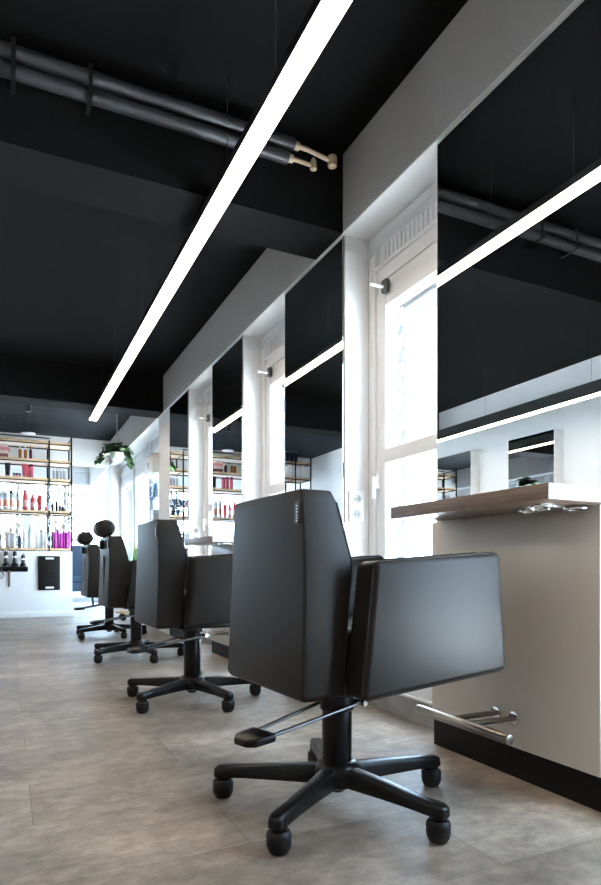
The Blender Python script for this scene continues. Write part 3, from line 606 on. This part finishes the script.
clipper(-.012, 'hair clipper, left one in the black rack', .195, 1.0); clipper(.092, 'hair clipper, middle one in the black rack', .195, 1.0); clipper(.19, 'small trimmer at the right end of the black rack', .15, .8)
one('steel_strip', box(.012, .040, 8.864, 8.8715, .405, .62, .002), M['steel'], 'narrow steel strip hanging below the clipper rack', 'strip')
cb = MB(); cb.tube([(-.07 + .03 * math.cos(a_) * (1 + .1 * math.sin(3 * a_)), 8.845 + .008 * math.sin(a_ * .5), .560 + .045 * math.sin(a_)) for a_ in [k * .35 for k in range(72)]], .005, 6)
cb.tube([(-.04, 8.845, .56), (-.06, 8.848, .60), (-.06, 8.85, .6395)], .005, 6)
one('coiled_cable', cb, M['pot_grey'], 'coiled grey cable hanging under the clipper rack', 'cable')

# ceiling canopy lamp
t = thing('pendant_lamp', 'black cylinder lamp with thin wire hanging from the planked ceiling', 'lamp', (.22, 7.72, 2.19))
MB().cyl((0, 0, .255), (0, 0, ZC - 2.1905), .032, None, 20, .002).build('canopy', M['alu'], t)
MB().cyl((0, 0, .012), (0, 0, .256), .0025, None, 6).build('wire', M['wire'], t)
MB().lathe([(.03, .004), (.075, .0), (.078, .006), (.03, .014)], 0, 0, 0, 24).build('lamp_disc', M['silver'], t)

# ------------------------------------------------------------------ plants
def leaf(mb, p, d, up, ln, wd, bend=.3, seg=5):
    d = d.normalized(); s = d.cross(up).normalized(); u = s.cross(d).normalized(); prev = None
    for i in range(seg + 1):
        q = i / seg; c = p + d * ln * q - Vector((0, 0, 1)) * bend * ln * q * q + u * .0; hw = wd * math.sin(PI * (.08 + .9 * q)) * .5
        row = (mb.bm.verts.new(c - s * hw + u * .15 * hw), mb.bm.verts.new(c), mb.bm.verts.new(c + s * hw + u * .15 * hw))
        if prev:
            for j in range(2): mb.bm.faces.new((prev[j], prev[j + 1], row[j + 1], row[j]))
        prev = row
hp = thing('hanging_planter', 'trailing green plant in a white pot hanging from the ceiling by cords', 'plant', (1.19, 7.6, 1.92))
MB().lathe([(.035, 0), (.062, .015), (.076, .05), (.079, .11), (.071, .11), (.068, .07)], 0, 0, 0, 28).build('pot', M['pot'], hp)
MB().lathe([(.0, .085), (.069, .088), (.0, .094)], 0, 0, 0, 20).build('soil', M['soil'], hp)
for k in range(3):
    a_ = k * 2 * PI / 3 + .4
    MB().cyl((.076 * math.cos(a_), .076 * math.sin(a_), .107), (0, 0, .38), .0035, None, 6).build('cord', M['cord'], hp)
MB().cyl((0, 0, .375), (0, 0, ZC - 1.921), .0045, None, 6).build('cord', M['cord'], hp)
lf = MB()
for k in range(90):
    a_ = random.uniform(0, 2 * PI); r_ = random.uniform(.02, .13); zz = .13 + random.uniform(-.03, .09) * (1 - r_ / .25)
    leaf(lf, Vector((r_ * math.cos(a_), r_ * math.sin(a_), zz)), Vector((math.cos(a_ + random.uniform(-.8, .8)), math.sin(a_ + random.uniform(-.8, .8)), random.uniform(-.3, .9))), Vector((0, 0, 1)), random.uniform(.06, .10), random.uniform(.085, .12), .3)
for a0, ln in ((PI * .93, .16), (PI * 1.05, .12), (-.15, .07), (.3, .07)):
    for k in range(14):
        u = k / 13; p = Vector(((.08 + ln * .75 * u) * math.cos(a0), (.08 + ln * .75 * u) * math.sin(a0), .13 - .13 * u * u))
        leaf(lf, p, Vector((math.cos(a0 + random.uniform(-1.2, 1.2)), math.sin(a0 + random.uniform(-1.2, 1.2)), random.uniform(-.4, .5))), Vector((0, 0, 1)), random.uniform(.06, .09), random.uniform(.08, .11), .5)
lf.build('foliage', M['leaf'], hp)

pc = thing('plant_trolley', 'low wooden plant trolley on black castors behind the chairs', 'trolley', (1.385, 7.90, 0))
MB().lathe([(.155, .085), (.162, .088), (.162, .11), (.155, .113)], 0, 0, 0, 32).build('trolley_board', M['pine'], pc)
for k in range(4):
    a_ = PI / 4 + k * PI / 2
    MB().cyl((.115 * math.cos(a_), .115 * math.sin(a_) - .012, .034), (.115 * math.cos(a_), .115 * math.sin(a_) + .012, .034), .034, None, 20, .004).cyl((.115 * math.cos(a_), .115 * math.sin(a_), .06), (.115 * math.cos(a_), .115 * math.sin(a_), .0849), .012).build('castor', M['rubber'], pc)
pp = thing('potted_plant', 'tall strap leaved green plant in a white pot behind the chairs', 'plant', (1.385, 7.90, .1135))
MB().lathe([(.10, 0), (.115, .01), (.14, .30), (.130, .30), (.124, .26)], 0, 0, 0, 32).build('pot', M['pot'], pp)
MB().lathe([(.0, .255), (.123, .26), (.0, .265)], 0, 0, 0, 20).build('soil', M['soil'], pp)
lf = MB()
for k in range(46):
    a_ = random.uniform(0, 2 * PI); e_ = random.uniform(1.2, 1.52)
    leaf(lf, Vector((.05 * math.cos(a_), .05 * math.sin(a_), .26)), Vector((math.cos(a_) * math.cos(e_), math.sin(a_) * math.cos(e_), math.sin(e_))), Vector((math.sin(a_), -math.cos(a_), .3)), random.uniform(.55, .86), random.uniform(.04, .065), random.uniform(.02, .25), 7)
lf.build('foliage', M['leaf2'], pp)

# ------------------------------------------------------------------ armchair by the rear window
ac = thing('wing_armchair', 'navy blue wing armchair by the rear window, half hidden by the counter', 'armchair', (1.10, 11.45, 0), R(-6))
MB().box(-.30, .30, -.32, .25, .24, .40, .025, 3).build('seat_base', M['navy'], ac)
MB().box(-.235, .235, -.335, .18, .40, .50, .03, 4).build('seat_cushion', M['navy'], ac)
MB().loft([[(-.30, .16, .40), (.30, .16, .40), (.30, .30, .40), (-.30, .30, .40)], [(-.30, .26, .92), (.30, .26, .92), (.30, .38, .92), (-.30, .38, .92)], [(-.22, .29, 1.06), (.22, .29, 1.06), (.22, .39, 1.06), (-.22, .39, 1.06)]], .03, 4).build('backrest', M['navy'], ac)
for s in (-1, 1):
    MB().box(min(s * .238, s * .33), max(s * .238, s * .33), -.30, .24, .38, .60, .03, 4).build('armrest', M['navy'], ac)
    MB().loft([[(s * .29, .02, .59), (s * .335, .02, .59), (s * .335, .26, .59), (s * .29, .26, .59)], [(s * .28, .10, .95), (s * .325, .10, .95), (s * .325, .36, .95), (s * .28, .36, .95)], [(s * .25, .22, 1.05), (s * .29, .22, 1.05), (s * .29, .38, 1.05), (s * .25, .38, 1.05)]], .015, 3).build('wing', M['navy'], ac)
    for yy in (-.28, .2): MB().cyl((s * .26, yy, .241), (s * .275, yy - .02 if yy < 0 else yy + .03, 0), .022, .014, 14).build('leg', M['ink'], ac)

# ------------------------------------------------------------------ display cabinet beyond the fourth mirror
dc = thing('display_cabinet', 'slim white product display cabinet with glass shelves by the side window', 'cabinet', (1.46, 6.72, 0)); T = Matrix.Translation((-1.46, -6.72, 0))
MB().box(1.38, 1.54, 6.50, 6.95, 0, .93, .004).xf(T).build('cabinet_base', M['grey_card'], dc)
MB().box(1.525, 1.54, 6.50, 6.95, .93, 1.66).xf(T).build('back_panel', M['clear'], dc)
for y_ in (6.50, 6.938): MB().box(1.38, 1.525, y_, y_ + .012, .93, 1.66).xf(T).build('side_panel', M['clear'], dc)
MB().box(1.38, 1.54, 6.50, 6.95, 1.66, 1.86, .004).xf(T).build('header', M['white'], dc)
lg = MB(); lg.tube([(1.379, 6.73 + .03 * math.cos(a_), 1.76 + .03 * math.sin(a_)) for a_ in [k * PI / 12 for k in range(19)]], .004, 6)
lg.xf(T).build('header_emblem', M['grey_card'], dc)
MB().box(1.385, 1.524, 6.513, 6.937, 1.41, 1.418).xf(T).build('glass_shelf', M['clear'], dc)
for j in range(4): bottle(1.45, 6.57 + .10 * j, 1.418, .17, .026, 'cone', M['blue_bottle'] if j % 2 else M['clear'], M['white_cap'], ['clear bottle nearest on the display shelf', 'blue bottle nearest on the display shelf', 'clear bottle farther on the display shelf', 'blue bottle farthest on the display shelf'][j], 'display cabinet bottles')
one('display_carton', box(1.40, 1.50, 6.53, 6.68, .931, 1.27, .002), M['white'], 'white carton standing in the lower part of the display cabinet', 'box')
for j in range(2): bottle(1.45, 6.76 + .10 * j, .931, .2, .026, 'can', M['teal'] if j == 1 else M['white_bottle'], M['white_cap'], ['white can beside the carton in the display cabinet', 'teal can in the lower display'][j], 'display cabinet bottles')

# sign lettering panel by the rear window (seen in the fourth mirror)
sg = thing('window_sign', 'dark blue sign with white letters at the rear window', 'sign', (-.27, YB - .03, 1.87))
MB().box(-.225, .225, -.004, .004, 0, .16).build('sign_board', M['sign_blue'], sg)
cu = bpy.data.curves.new('letters', 'FONT'); cu.body = 'XAA'; cu.size = .19; cu.align_x = 'CENTER'; cu.extrude = .001
tmp = bpy.data.objects.new('tmp_letters', cu); COL.objects.link(tmp)
dg = bpy.context.evaluated_depsgraph_get(); me = bpy.data.meshes.new_from_object(tmp.evaluated_get(dg)); bpy.data.objects.remove(tmp)
me.materials.clear(); me.materials.append(M['tagw'])
lt = bpy.data.objects.new('sign_letters', me); COL.objects.link(lt); lt.parent = sg; lt.location = (0, -.0055, .013); lt.rotation_euler = (R(90), 0, 0)
for s in (-1, 1): MB().cyl((s * .18, 0, .16), (s * .18, 0, .60), .002, None, 6).build('hanging_wire', M['wire'], sg)

# ------------------------------------------------------------------ trees outside the rear window
for j, (x, y, h) in enumerate(((.2, 19.5, 4.2), (1.6, 21.0, 5.0), (-2.6, 22.0, 4.6))):
    t = thing('street_tree', ['pale slim tree outside seen right of the shelf unit', 'pale taller tree outside behind the armchair', 'pale tree outside behind the shelves'][j], 'tree', (x, y, -.08), 0, 'trees outside')
    MB().cyl((0, 0, 0), (.1, 0, h * .8), .07, .03, 10).build('trunk', M['bark'], t)
    lf = MB()
    for k in range(420):
        a_ = random.uniform(0, 2 * PI); zz = random.uniform(.28, 1) * h; r_ = random.uniform(.1, 1.0) * (1.1 - .7 * abs(zz / h - .6))
        leaf(lf, Vector((r_ * math.cos(a_), r_ * math.sin(a_), zz)), Vector((random.uniform(-1, 1), random.uniform(-1, 1), random.uniform(-1, .4))), Vector((.1, .2, 1)), .2, .12, .2, 2)
    lf.build('foliage', M['tree'], t)
